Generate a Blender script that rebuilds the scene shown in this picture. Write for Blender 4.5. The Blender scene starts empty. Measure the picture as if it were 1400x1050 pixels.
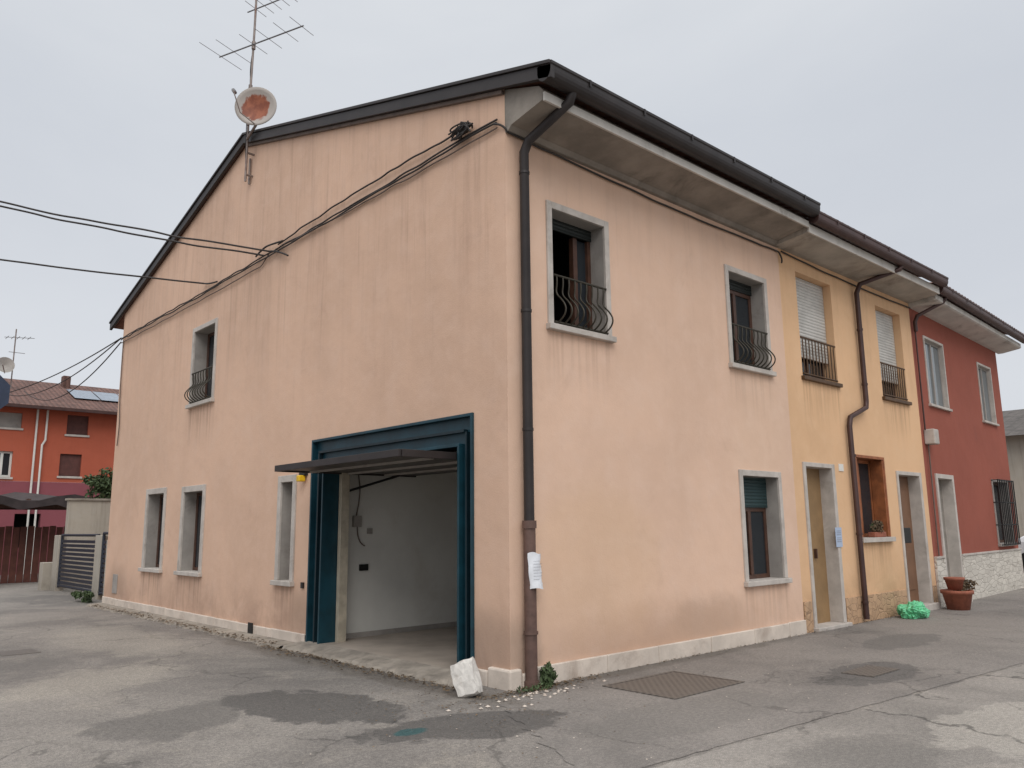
import bpy, bmesh, math, random
from mathutils import Vector, Matrix
from mathutils import noise as mn
random.seed(7)
sc=bpy.context.scene
sc.view_settings.view_transform='Standard'
sc.view_settings.look='None'
sc.view_settings.exposure=0
COL=sc.collection
# ------------------------------------------------------------ materials
def S(r,g,b):
    f=lambda c:(c/12.92 if c<=.04045 else ((c+.055)/1.055)**2.4)
    return (f(r/255),f(g/255),f(b/255))
def c4(c,k=1.0): return (min(c[0]*k,1),min(c[1]*k,1),min(c[2]*k,1),1)
def base(name,rough=.8,metal=0):
    m=bpy.data.materials.new(name); m.use_nodes=True
    nt=m.node_tree; b=nt.nodes['Principled BSDF']
    b.inputs['Roughness'].default_value=rough; b.inputs['Metallic'].default_value=metal
    return m,nt,b
def nd(nt,t,**kw):
    n=nt.nodes.new(t)
    for k,v in kw.items(): setattr(n,k,v)
    return n
def mixc(nt,fac,a,b,blend='MIX'):
    n=nd(nt,'ShaderNodeMix',data_type='RGBA',blend_type=blend)
    for i,v in ((0,fac),(6,a),(7,b)):
        if hasattr(v,'links'): nt.links.new(v,n.inputs[i])
        else: n.inputs[i].default_value=v
    return n.outputs[2]
def noise(nt,scale,detail=6,rough=.55,mp=(1,1,1),dist=0,co='Object',loc=(0,0,0)):
    tc=nd(nt,'ShaderNodeTexCoord'); m=nd(nt,'ShaderNodeMapping'); m.inputs['Scale'].default_value=mp; m.inputs['Location'].default_value=loc
    nt.links.new(tc.outputs[co],m.inputs[0])
    n=nd(nt,'ShaderNodeTexNoise'); n.inputs['Scale'].default_value=scale; n.inputs['Detail'].default_value=detail
    n.inputs['Roughness'].default_value=rough; n.inputs['Distortion'].default_value=dist
    nt.links.new(m.outputs[0],n.inputs['Vector']); return n.outputs['Fac']
def rng(nt,v,a,b,c=0,d=1,smooth=True):
    n=nd(nt,'ShaderNodeMapRange'); n.interpolation_type='SMOOTHSTEP' if smooth else 'LINEAR'
    nt.links.new(v,n.inputs[0])
    for i,x in enumerate((a,b,c,d)): n.inputs[i+1].default_value=x
    return n.outputs[0]
def math_(nt,op,a,b=0.5):
    n=nd(nt,'ShaderNodeMath',operation=op)
    for i,v in ((0,a),(1,b)):
        if hasattr(v,'links'): nt.links.new(v,n.inputs[i])
        else: n.inputs[i].default_value=v
    return n.outputs[0]
def sep(nt,co='Object'):
    tc=nd(nt,'ShaderNodeTexCoord'); s=nd(nt,'ShaderNodeSeparateXYZ'); nt.links.new(tc.outputs[co],s.inputs[0]); return s.outputs
def bump(nt,b,h,strength=.3,dist=.02):
    n=nd(nt,'ShaderNodeBump'); n.inputs['Strength'].default_value=strength; n.inputs['Distance'].default_value=dist
    nt.links.new(h,n.inputs['Height']); nt.links.new(n.outputs[0],b.inputs['Normal'])
def MUL(nt,*a):
    r=a[0]
    for q in a[1:]: r=math_(nt,'MULTIPLY',r,q)
    return r
def plain(name,c,rough=.7,metal=0,var=.18,scale=6,bs=.15,dirt=None):
    m,nt,b=base(name,rough,metal)
    n=noise(nt,scale,8,.6)
    col=mixc(nt,rng(nt,n,.3,.7),c4(c,1-var),c4(c,1+var))
    if dirt:
        n2=noise(nt,scale*.6,8,.7,dist=.5)
        col=mixc(nt,rng(nt,n2,.5,.75,0,.7),col,c4(dirt))
    nt.links.new(col,b.inputs['Base Color'])
    bump(nt,b,noise(nt,scale*12,4),bs,.01)
    return m
def blob(nt,a,b_,ca,cb,ra,rb,ns,amp=2.0,e0=.55,e1=1.1,rot=0):
    da=math_(nt,'SUBTRACT',a,ca); db=math_(nt,'SUBTRACT',b_,cb)
    if rot:
        c,s=math.cos(rot),math.sin(rot)
        da,db=math_(nt,'ADD',math_(nt,'MULTIPLY',da,c),math_(nt,'MULTIPLY',db,s)),math_(nt,'SUBTRACT',math_(nt,'MULTIPLY',db,c),math_(nt,'MULTIPLY',da,s))
    a1=math_(nt,'DIVIDE',da,ra); b1=math_(nt,'DIVIDE',db,rb)
    d=math_(nt,'ADD',math_(nt,'MULTIPLY',a1,a1),math_(nt,'MULTIPLY',b1,b1))
    d=math_(nt,'ADD',d,math_(nt,'MULTIPLY',math_(nt,'SUBTRACT',ns,.5),amp))
    return rng(nt,d,e0,e1,1,0)
def stucco(name,c,dirtc,low=1.0,streak=.25,top=6.0,lowamt=.55,var=.07,stains=(),axis='x',drips=()):
    m,nt,b=base(name,.92)
    x,y,z=sep(nt); u=x if axis=='x' else y
    n1=noise(nt,.45,9,.6,dist=.3); n2=noise(nt,2.6,7,.68)
    col=mixc(nt,rng(nt,n1,.32,.68),c4(c,1-var*1.3),c4(c,1+var*.6))
    col=mixc(nt,rng(nt,n2,.42,.72,0,.5),col,c4((c[0]*1.03,c[1]*1.08,c[2]*1.14)))
    n3=noise(nt,1.1,8,.7,(1,1,1),.8,loc=(7,3,1)); col=mixc(nt,rng(nt,n3,.56,.74,0,.18),col,c4(dirtc,1.15))
    st=noise(nt,3.0,6,.7,(1.6,1.6,.10))
    col=mixc(nt,MUL(nt,rng(nt,st,.44,.78,0,streak),rng(nt,z,top-3.0,top,0.1,1)),col,c4(dirtc))
    st2=noise(nt,9.0,3,.5,(1.6,1.6,.05))
    col=mixc(nt,MUL(nt,rng(nt,st2,.58,.76,0,streak*.6),rng(nt,z,2.5,top,0,1)),col,c4(dirtc,.8))
    ln=noise(nt,1.3,8,.7,(1,1,.8),.6)
    col=mixc(nt,MUL(nt,rng(nt,z,0,low,1,0),rng(nt,ln,.36,.66,.15,1),lowamt),col,c4(dirtc,.85))
    for (u0,u1,zt,amt) in drips:
        f=MUL(nt,rng(nt,u,u0-.06,u0+.04),rng(nt,u,u1-.04,u1+.06,1,0),rng(nt,z,zt-.9,zt,0,1),rng(nt,z,zt,zt+.02,1,0),rng(nt,st2,.42,.66,.15,1),amt)
        col=mixc(nt,f,col,c4(dirtc,.7))
    for (cu,cz,ru,rz_,amt,sc_) in stains:
        col=mixc(nt,MUL(nt,blob(nt,u,z,cu,cz,ru,rz_,ln,2.2,.0,1.3),amt),col,c4(sc_))
    nt.links.new(col,b.inputs['Base Color'])
    h=math_(nt,'ADD',math_(nt,'MULTIPLY',noise(nt,55,5,.6),.25),noise(nt,3.5,5,.5))
    bump(nt,b,h,.30,.03)
    return m
PATCH=[ # cx,cy,rx,ry,rot,colour,amount,edge softness
 (-1.75,.75,.55,1.0,.3,S(78,75,73),.8,.18),(-1.15,-.85,.95,.42,-.35,S(76,73,71),.75,.16),(-2.9,1.1,.8,.5,.5,S(92,89,86),.6,.3),
 (-2.9,3.6,1.1,.7,.6,S(168,160,149),.5,.6),(-3.5,6.5,.9,1.8,.2,S(96,93,90),.4,.4),(-1.6,7.0,.7,2.2,0,S(160,153,143),.45,.6),
 (-.45,3.0,.25,3.6,0,S(92,84,75),.5,.6),(2.6,-.12,3.4,.16,0,S(88,81,73),.5,.7),(2.0,-4.0,1.3,.55,-.05,S(166,160,152),.6,.12),
 (3.3,-2.1,.85,.38,0,S(88,85,83),.7,.12),(6.0,-1.35,.95,.35,0,S(100,97,94),.6,.12),(.5,-1.9,1.4,.5,-.1,S(108,104,100),.4,.3),(-.1,-3.6,1.0,.5,.2,S(108,104,100),.45,.2),
 (-1.68,-.66,.15,.10,0,S(30,78,80),.8,.3)]
def asphalt(name,c1,c2,sand,crack=1,sandamt=.6,seed=0):
    m,nt,b=base(name,.86)
    x,y,z=sep(nt)
    n1=noise(nt,.35,10,.62,dist=.6,loc=(seed,0,0)); n2=noise(nt,1.4,9,.68,(1,1,1),.4)
    col=mixc(nt,rng(nt,n1,.36,.64),c4(c1),c4(c2))
    col=mixc(nt,rng(nt,n2,.50,.70,0,sandamt),col,c4(sand))
    n4=noise(nt,5,8,.72,dist=.3); col=mixc(nt,rng(nt,n4,.52,.74,0,.45),col,c4(c1,.66))
    ns=noise(nt,1.9,8,.66,(1,1,1),.5,loc=(3,9,0))
    for (cx_,cy_,rx,ry,ro,pc,am,ed) in PATCH:
        col=mixc(nt,MUL(nt,blob(nt,x,y,cx_,cy_,rx,ry,ns,3.2,1-ed,1+ed,ro),am),col,c4(pc))
    mid=noise(nt,28,4,.7); fine=noise(nt,150,2,.6)
    col=mixc(nt,rng(nt,mid,.38,.66),mixc(nt,1.0,col,(.84,.84,.84,1),'MULTIPLY'),mixc(nt,1.0,col,(1.14,1.14,1.13,1),'MULTIPLY'))
    col=mixc(nt,rng(nt,fine,.35,.65),mixc(nt,1.0,col,(.68,.68,.68,1),'MULTIPLY'),mixc(nt,1.0,col,(1.32,1.31,1.29,1),'MULTIPLY'))
    tc=nd(nt,'ShaderNodeTexCoord'); mp=nd(nt,'ShaderNodeMapping'); mp.inputs['Location'].default_value=(seed,seed*2,0)
    nt.links.new(tc.outputs['Object'],mp.inputs[0])
    nn=nd(nt,'ShaderNodeTexNoise'); nn.inputs['Scale'].default_value=1.7; nn.inputs['Detail'].default_value=8; nn.inputs['Roughness'].default_value=.6; nt.links.new(mp.outputs[0],nn.inputs['Vector'])
    vm=nd(nt,'ShaderNodeVectorMath',operation='SCALE'); nt.links.new(nn.outputs['Color'],vm.inputs[0]); vm.inputs['Scale'].default_value=.65
    va=nd(nt,'ShaderNodeVectorMath',operation='ADD'); nt.links.new(mp.outputs[0],va.inputs[0]); nt.links.new(vm.outputs[0],va.inputs[1])
    CR=None
    for vs,wd,ml in ((.5,.012,(.44,.58)),(1.6,.022,(.57,.63))):
        vo=nd(nt,'ShaderNodeTexVoronoi',feature='DISTANCE_TO_EDGE'); vo.inputs['Scale'].default_value=vs; nt.links.new(va.outputs[0],vo.inputs['Vector'])
        mask=rng(nt,noise(nt,.5,3,.5,(1,1,1),loc=(vs*9,2,0)),*ml)
        cr=MUL(nt,rng(nt,vo.outputs['Distance'],.002,wd,1,0),mask,.75*crack)
        CR=cr if CR is None else math_(nt,'MAXIMUM',CR,cr)
    col=mixc(nt,CR,col,(.035,.032,.028,1))
    nt.links.new(col,b.inputs['Base Color'])
    h=math_(nt,'SUBTRACT',math_(nt,'ADD',math_(nt,'MULTIPLY',fine,.4),math_(nt,'ADD',n2,math_(nt,'MULTIPLY',mid,.35))),math_(nt,'MULTIPLY',CR,.8))
    bump(nt,b,h,.6,.02)
    return m
def stonebase(name,c,c2,scale=4,mp=(1,1,1),w=.04):
    m,nt,b=base(name,.75)
    tc=nd(nt,'ShaderNodeTexCoord'); m1=nd(nt,'ShaderNodeMapping'); m1.inputs['Scale'].default_value=mp; nt.links.new(tc.outputs['Object'],m1.inputs[0])
    v=nd(nt,'ShaderNodeTexVoronoi',feature='DISTANCE_TO_EDGE'); v.inputs['Scale'].default_value=scale; nt.links.new(m1.outputs[0],v.inputs['Vector'])
    v2=nd(nt,'ShaderNodeTexVoronoi'); v2.inputs['Scale'].default_value=scale; nt.links.new(m1.outputs[0],v2.inputs['Vector'])
    bw=nd(nt,'ShaderNodeRGBToBW'); nt.links.new(v2.outputs['Color'],bw.inputs[0])
    col=mixc(nt,bw.outputs[0],c4(c,.84),c4(c,1.1))
    col=mixc(nt,rng(nt,v.outputs['Distance'],.005,w,1,0),col,c4(c2))
    col=mixc(nt,rng(nt,noise(nt,5,7,.7),.45,.75,0,.5),col,c4(c2))
    nt.links.new(col,b.inputs['Base Color']); bump(nt,b,rng(nt,v.outputs['Distance'],0,.08),.5,.02)
    return m
def stripes(name,c,period,rough=.6,dark=.45):
    m,nt,b=base(name,rough); z=sep(nt)[2]
    f=math_(nt,'FRACT',math_(nt,'DIVIDE',z,period))
    n=noise(nt,3,6)
    col=mixc(nt,rng(nt,n,.3,.7),c4(c,.84),c4(c,1.08))
    col=mixc(nt,rng(nt,f,.0,.16,1,0),col,c4(c,dark))
    nt.links.new(col,b.inputs['Base Color'])
    bump(nt,b,math_(nt,'SINE',math_(nt,'MULTIPLY',f,math.pi)),.8,.012); return m
def rooftile(name,c):
    m,nt,b=base(name,.85); x,y,z=sep(nt)
    f=math_(nt,'FRACT',math_(nt,'DIVIDE',x,.2)); g=math_(nt,'FRACT',math_(nt,'DIVIDE',y,.38))
    n=noise(nt,2.5,8,.7); col=mixc(nt,rng(nt,n,.3,.7),c4(c,.6),c4(c,1.25))
    col=mixc(nt,rng(nt,f,0,.2,.7,0),col,c4(c,.35)); col=mixc(nt,rng(nt,g,0,.12,.6,0),col,c4(c,.35))
    nt.links.new(col,b.inputs['Base Color']); bump(nt,b,math_(nt,'SINE',math_(nt,'MULTIPLY',f,math.pi)),1,.05); return m
def glassmat(name,c=(.02,.025,.03)):
    m,nt,b=base(name,.06); b.inputs['Base Color'].default_value=c4(c); b.inputs['IOR'].default_value=1.5
    bump(nt,b,noise(nt,2.5,2),.05,.02); return m

W1=(.62,1.71,3.79,5.34); W2=(4.29,5.44,3.81,5.36); W3=(4.35,5.48,.75,2.36)
U=(7.86,9.02,3.86,5.42); A=(9.92,11.05,.80,2.43); B=(7.99,9.10,.80,2.40); Cw=(4.62,5.19,.79,2.39); G=(.56,4.17,.0,2.85)
M_pink=stucco('pink_stucco',(.68,.452,.325),S(142,110,95),low=1.1,streak=.36,lowamt=.5,axis='y',
   drips=[(7.86,9.02,3.86,.4),(9.92,11.05,.80,.4),(7.99,9.1,.8,.4),(4.62,5.19,.79,.35)],
   stains=[(.35,.35,.5,.45,.4,S(128,110,98)),(4.4,.3,.4,.5,.35,S(130,108,92)),(12.6,.4,.7,.6,.35,S(135,112,96))])
M_pinkf=stucco('pink_stucco_street',(.72,.492,.362),S(156,124,103),low=.7,streak=.18,lowamt=.32,
   drips=[(.62,1.71,3.79,.25),(4.29,5.44,3.81,.25),(4.35,5.48,.75,.25)],
   stains=[(2.6,.28,2.2,.5,.30,S(158,122,96)),(3.5,.42,.9,.32,.18,S(122,104,90)),(1.4,1.2,1.3,1.0,.25,S(214,178,138)),(.15,.3,.3,.5,.45,S(140,124,112)),(5.0,3.0,.9,1.6,.2,S(226,196,168))])
M_yel=stucco('yellow_stucco',(.72,.455,.262),S(156,120,88),low=1.2,streak=.25,drips=[(6.41,7.62,3.9,.4),(9.39,10.5,3.86,.4),(7.97,9.14,1.28,.35)])
M_red=stucco('red_stucco',(.30,.080,.050),S(96,58,48),low=1.5,streak=.14,lowamt=.3)
M_ora=stucco('orange_stucco',(.44,.105,.056),S(140,74,56),low=.5,streak=.2)
M_mag=stucco('magenta_stucco',(.26,.075,.090),S(110,66,70),low=.5,streak=.1)
M_beige=stucco('beige_stucco',S(172,163,150),S(104,97,88),low=.8,streak=.5,top=2.6)
M_stone=plain('window_stone',S(186,178,170),.8,var=.12,scale=4,dirt=S(140,130,120))
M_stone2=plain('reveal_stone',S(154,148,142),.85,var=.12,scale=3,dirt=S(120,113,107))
M_marble=plain('plinth_marble',S(206,193,180),.7,var=.12,scale=3,bs=.3,dirt=S(150,130,115))
M_block=plain('block_marble',S(206,201,194),.75,var=.12,scale=5,bs=.4,dirt=S(160,148,136))
M_joint=plain('joint_dark',S(110,98,88),.9)
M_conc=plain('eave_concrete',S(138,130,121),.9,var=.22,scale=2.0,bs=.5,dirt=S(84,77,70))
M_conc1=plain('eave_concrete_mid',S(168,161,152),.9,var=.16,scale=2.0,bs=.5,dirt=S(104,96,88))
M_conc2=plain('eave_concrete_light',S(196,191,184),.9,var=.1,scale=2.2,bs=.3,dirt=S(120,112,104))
M_kerb=plain('old_kerb',S(144,135,124),.9,var=.25,scale=5,bs=.6,dirt=S(86,78,70))
M_gut=plain('gutter_dark',S(48,42,41),.5,.2,var=.2,scale=3,bs=.05)
M_gut2=plain('gutter_brown',S(70,48,44),.5,.2,var=.2,scale=3,bs=.05)
M_pipe2=plain('cast_iron_pipe',S(100,77,69),.6,.1,var=.2,scale=8,dirt=S(66,50,44))
M_teal=plain('teal_steel',S(18,58,70),.45,.1,var=.3,scale=2.5,bs=.05,dirt=S(12,38,48))
M_teald=plain('teal_dark',S(10,34,42),.5,.1)
M_black=plain('black_iron',S(34,34,34),.5,.3)
M_rail=plain('railing_iron',S(62,57,47),.55,.3)
M_railb=plain('railing_brown',S(88,64,42),.55,.2)
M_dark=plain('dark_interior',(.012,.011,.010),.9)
M_curt=plain('curtain_dim',S(86,88,80),.9,var=.3,scale=3)
M_wood=plain('wood_brown',S(78,52,40),.5,var=.25,scale=8)
M_wooda=plain('wood_orange',S(146,86,50),.55,var=.25,scale=7,dirt=S(100,58,36))
M_ply=plain('door_plywood',S(144,115,80),.7,var=.12,scale=3)
M_door2=plain('door_brown',S(120,88,66),.6,var=.12,scale=3)
M_glass=glassmat('window_glass')
M_glassl=glassmat('window_glass_light',(.16,.18,.19))
M_shut=stripes('shutter_white',S(196,193,187),.055)
M_shutg=stripes('shutter_green',S(38,62,64),.05)
M_shutd=stripes('shutter_dark',S(34,40,38),.05)
M_white=plain('white_paint',S(216,213,206),.75,var=.06,scale=1.5,dirt=S(190,184,174))
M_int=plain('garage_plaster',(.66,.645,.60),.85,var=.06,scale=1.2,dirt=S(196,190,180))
M_ceil=plain('garage_ceiling',(.26,.25,.23),.85,var=.1,scale=1.2)  # shade under the garage ceiling is put into this darker base colour
M_gfloor=plain('garage_floor',S(164,152,140),.6,var=.16,scale=2,dirt=S(128,116,104))
M_paper=plain('paper',S(226,228,232),.8,var=.03)
M_paperb=plain('paper_blue',S(170,184,206),.8,var=.03)
M_ink=plain('ink_grey',S(120,120,128),.8)
M_cable=plain('cable_black',S(52,47,45),.7)
M_cableg=plain('cable_grey',S(104,90,82),.8)
M_galv=plain('galvanised',S(140,128,122),.5,.4,var=.2,dirt=S(112,66,48))
M_alu=plain('aluminium',S(130,130,132),.45,.5)
M_yelp=plain('yellow_plastic',S(230,185,30),.4)
M_terr=plain('terracotta',S(146,86,66),.8,var=.2,scale=12,dirt=S(116,78,66))
M_bag=plain('green_bag',S(104,190,142),.3,var=.2,scale=9)
M_leaf=plain('leaf_green',(.06,.09,.035),.7,var=.5,scale=9)
M_leafd=plain('leaf_dry',(.14,.095,.055),.8,var=.5,scale=9)
M_roof=rooftile('roof_tiles',S(128,86,70))
M_roofbg=rooftile('roof_tiles_old',S(110,80,71))
M_roofg=rooftile('roof_tiles_grey',S(98,92,88))
M_solar=plain('solar_panel',S(130,140,152),.25,.2)
M_redst=stonebase('split_marble',S(206,199,188),S(158,149,138),3.0,(1,1,3.6),.03)
M_yst=stonebase('ochre_stone_base',S(186,152,120),S(146,118,94),7,(1,1,1.4),.03)
def dishmat():
    m,nt,b=base('dish_paint_rust',.6)
    x,y,z=sep(nt)
    n=noise(nt,6,8,.65,dist=.4)
    d=math_(nt,'ADD',math_(nt,'MULTIPLY',math_(nt,'ADD',math_(nt,'MULTIPLY',x,x),math_(nt,'MULTIPLY',y,y)),12),math_(nt,'MULTIPLY',math_(nt,'SUBTRACT',n,.5),1.5))
    col=mixc(nt,rng(nt,d,.55,.8,1,0),c4(S(172,164,157)),mixc(nt,rng(nt,n,.4,.65),c4(S(128,68,46)),c4(S(160,94,66))))
    nt.links.new(col,b.inputs['Base Color']); return m
M_dish=dishmat()
def treadmat():
    m,nt,b=base('tread_plate',.6,.3)
    ch=nd(nt,'ShaderNodeTexChecker'); ch.inputs['Scale'].default_value=24
    tc=nd(nt,'ShaderNodeTexCoord'); nt.links.new(tc.outputs['Object'],ch.inputs['Vector'])
    n=noise(nt,6,8,.7)
    col=mixc(nt,ch.outputs['Fac'],c4(S(88,83,78)),c4(S(114,107,101))); col=mixc(nt,rng(nt,n,.40,.65,0,.7),col,c4(S(108,101,94)))
    nt.links.new(col,b.inputs['Base Color']); bump(nt,b,ch.outputs['Fac'],.4,.01); return m
M_tread=treadmat()

# ------------------------------------------------------------ geometry helpers
def empty(name,loc=(0,0,0)):
    e=bpy.data.objects.new(name,None); e.location=loc; e.empty_display_size=.3; COL.objects.link(e); return e
def mesh(name,verts,faces,mat,parent=None,smooth=False,bevel=0,recalc=True):
    me=bpy.data.meshes.new(name); me.from_pydata([tuple(v) for v in verts],[],faces); me.update()
    if recalc:
        bm=bmesh.new(); bm.from_mesh(me); bmesh.ops.recalc_face_normals(bm,faces=bm.faces); bm.to_mesh(me); bm.free()
    ob=bpy.data.objects.new(name,me); COL.objects.link(ob)
    if mat: me.materials.append(mat)
    if parent: ob.parent=parent
    if smooth:
        for p in me.polygons: p.use_smooth=True
    if bevel:
        md=ob.modifiers.new('b','BEVEL'); md.width=bevel; md.segments=2; md.limit_method='ANGLE'
    return ob
PF=lambda u,d,z:(u,d,z)
PL=lambda u,d,z:(d,u,z)
TH=math.atan(.055); CT,ST=math.cos(TH),math.sin(TH)
PR=lambda u,d,z:(11.0+u*CT-d*ST,u*ST+d*CT,z)
PB=lambda u,d,z:(u,30+d,z)
def boxes(name,P,lst,mat,parent=None,bevel=0):
    V=[];Fc=[]
    for (a0,a1,b0,b1,z0,z1) in lst:
        k=len(V)
        for z in (z0,z1):
            for (a,b) in ((a0,b0),(a1,b0),(a1,b1),(a0,b1)): V.append(P(a,b,z))
        Fc+=[(k,k+1,k+2,k+3),(k+4,k+5,k+6,k+7),(k,k+1,k+5,k+4),(k+1,k+2,k+6,k+5),(k+2,k+3,k+7,k+6),(k+3,k,k+4,k+7)]
    return mesh(name,V,Fc,mat,parent,bevel=bevel)
def box(name,P,a0,a1,b0,b1,z0,z1,mat,parent=None,bevel=0): return boxes(name,P,[(a0,a1,b0,b1,z0,z1)],mat,parent,bevel)
def wall(name,P,u0,u1,z0,z1,holes,mat,parent,depth=.3,extra=None):
    us=sorted(set([u0,u1]+[h[0] for h in holes]+[h[1] for h in holes])); zs=sorted(set([z0,z1]+[h[2] for h in holes]+[h[3] for h in holes]))
    V=[];Fc=[];idx={}
    def v(u,d,z):
        k=(round(u,4),round(d,4),round(z,4))
        if k not in idx: idx[k]=len(V); V.append(P(u,d,z))
        return idx[k]
    for i in range(len(us)-1):
        for j in range(len(zs)-1):
            cu=(us[i]+us[i+1])/2; cz=(zs[j]+zs[j+1])/2
            if any(h[0]<cu<h[1] and h[2]<cz<h[3] for h in holes): continue
            Fc.append((v(us[i],0,zs[j]),v(us[i+1],0,zs[j]),v(us[i+1],0,zs[j+1]),v(us[i],0,zs[j+1])))
    for h in holes:
        a,b,c,d=h[:4]
        for p,q in (((a,c),(b,c)),((b,c),(b,d)),((b,d),(a,d)),((a,d),(a,c))):
            Fc.append((v(p[0],0,p[1]),v(q[0],0,q[1]),v(q[0],depth,q[1]),v(p[0],depth,p[1])))
    if extra:
        for poly in extra: Fc.append(tuple(v(u,0,z) for u,z in poly))
    return mesh(name,V,Fc,mat,parent,recalc=False)
def cavity(name,P,u0,u1,z0,z1,d0,d1,mat,parent,g=.15):
    a,b,c,d=u0-g,u1+g,z0-g,z1+g
    V=[P(a,d0,c),P(b,d0,c),P(b,d0,d),P(a,d0,d),P(a,d1,c),P(b,d1,c),P(b,d1,d),P(a,d1,d),P(u0,d0,z0),P(u1,d0,z0),P(u1,d0,z1),P(u0,d0,z1)]
    Fc=[(4,5,6,7),(0,1,5,4),(1,2,6,5),(2,3,7,6),(3,0,4,7),(0,1,9,8),(1,2,10,9),(2,3,11,10),(3,0,8,11)]
    return mesh(name,V,Fc,mat,parent)
def tubes(name,lines,r,mat,parent=None,res=3,smooth=False):
    cu=bpy.data.curves.new(name,'CURVE'); cu.dimensions='3D'; cu.bevel_depth=r; cu.bevel_resolution=res; cu.use_fill_caps=True
    for ln in lines:
        s=cu.splines.new('NURBS' if smooth else 'POLY'); s.points.add(len(ln)-1)
        for p,q in zip(s.points,ln): p.co=(*q,1)
        if smooth: s.use_endpoint_u=True; s.order_u=3
    ob=bpy.data.objects.new(name,cu); COL.objects.link(ob); cu.materials.append(mat)
    if parent: ob.parent=parent
    return ob
def extrude_x(name,prof,x0,x1,mat,parent,P=PF,smooth=False):
    n=len(prof); V=[P(x0,y,z) for y,z in prof]+[P(x1,y,z) for y,z in prof]
    Fc=[tuple(range(n)),tuple(range(n,2*n))]+[(i,(i+1)%n,n+(i+1)%n,n+i) for i in range(n)]
    return mesh(name,V,Fc,mat,parent,smooth=smooth)
def sheet(name,pts,z,mat,parent=None):
    return mesh(name,[(x,y,z) for x,y in pts],[tuple(range(len(pts)))],mat,parent)
def leaves(name,c,r,n,size,mat,parent=None,seed=1,up=0,nl=7):
    rd=random.Random(seed); V=[];Fc=[]
    lumps=[(rd.uniform(-.6,.6),rd.uniform(-.6,.6),rd.uniform(-.5,.7),rd.uniform(.3,.6)) for _ in range(nl)]
    for i in range(n):
        L=rd.choice(lumps); q=Vector((rd.gauss(0,1),rd.gauss(0,1),rd.gauss(0,1))).normalized()*L[3]*rd.uniform(.5,1)
        p=Vector((c[0]+(L[0]+q.x)*r[0],c[1]+(L[1]+q.y)*r[1],c[2]+(L[2]+q.z)*r[2]))
        a=Vector((rd.gauss(0,1),rd.gauss(0,1),rd.gauss(0,1)+up)).normalized(); b=a.orthogonal().normalized()
        b=Matrix.Rotation(rd.uniform(0,6.28),3,a)@b; s=size*rd.uniform(.6,1.3); k=len(V)
        V+=[p-a*s,p+b*s*.45,p+a*s,p-b*s*.45]; Fc.append((k,k+1,k+2,k+3))
    return mesh(name,V,Fc,mat,parent,recalc=False)

# ------------------------------------------------------------ window pieces
def stoneframe(tag,P,u0,u1,z0,z1,par,t=.085,dep=.26,sill=.07,m=None,proud=.025):
    m=m or M_stone
    boxes(tag+'_surround',P,[(u0,u0+t,-proud,.015,z0+sill,z1),(u1-t,u1,-proud,.015,z0+sill,z1),(u0+t,u1-t,-proud,.015,z1-t,z1)],m,par,bevel=.006)
    boxes(tag+'_reveal',P,[(u0,u0+t-.002,.015,dep,z0+sill,z1),(u1-t+.002,u1,.015,dep,z0+sill,z1),(u0+t,u1-t,.015,dep,z1-t+.002,z1)],M_stone2,par)
    box(tag+'_sill',P,u0-.025,u1+.025,-proud-.05,dep,z0,z0+sill,m,par,bevel=.008)
def casement(tag,P,u0,u1,z0,z1,d,par,wood,glass,mull=1,t=.06):
    L=[(u0,u0+t,d,d+.05,z0,z1),(u1-t,u1,d,d+.05,z0,z1),(u0+t,u1-t,d,d+.05,z0,z0+t),(u0+t,u1-t,d,d+.05,z1-t,z1)]
    for k in range(mull):
        c=u0+(u1-u0)*(k+1)/(mull+1); L.append((c-t*.6,c+t*.6,d-.01,d+.045,z0+t,z1-t))
    boxes(tag+'_casement',P,L,wood,par,bevel=.004)
    box(tag+'_glass',P,u0+t*.9,u1-t*.9,d+.02,d+.028,z0+t*.9,z1-t*.9,glass,par)
def belly(tag,P,u0,u1,z0,z1,par,n=9,out=.15):
    L=[]
    for i in range(n):
        u=u0+(u1-u0)*(i+.5)/n; h=z1-z0
        L.append([P(u,-.02,z1),P(u,-.03,z1-.15*h),P(u,.0,z1-.38*h),P(u,-out*.7,z1-.55*h),P(u,-out*1.15,z1-.75*h),P(u,-out*.8,z1-.93*h),P(u,-.03,z0)])
    tubes(tag+'_railing_bars',L,.010,M_rail,par,smooth=True)
    tubes(tag+'_railing_rails',[[P(u0,-.02,z1),P(u1,-.02,z1)],[P(u0,-.03,z0),P(u1,-.03,z0)]],.014,M_rail,par)
def straight(tag,P,u0,u1,z0,z1,par,n=10,d=-.02):
    tubes(tag+'_railing_bars',[[P(u0+(u1-u0)*(i+.5)/n,d,z0),P(u0+(u1-u0)*(i+.5)/n,d,z1)] for i in range(n)],.010,M_railb,par)
    tubes(tag+'_railing_rails',[[P(u0,d,z1),P(u1,d,z1)],[P(u0,d,z0),P(u1,d,z0)]],.016,M_railb,par)

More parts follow.
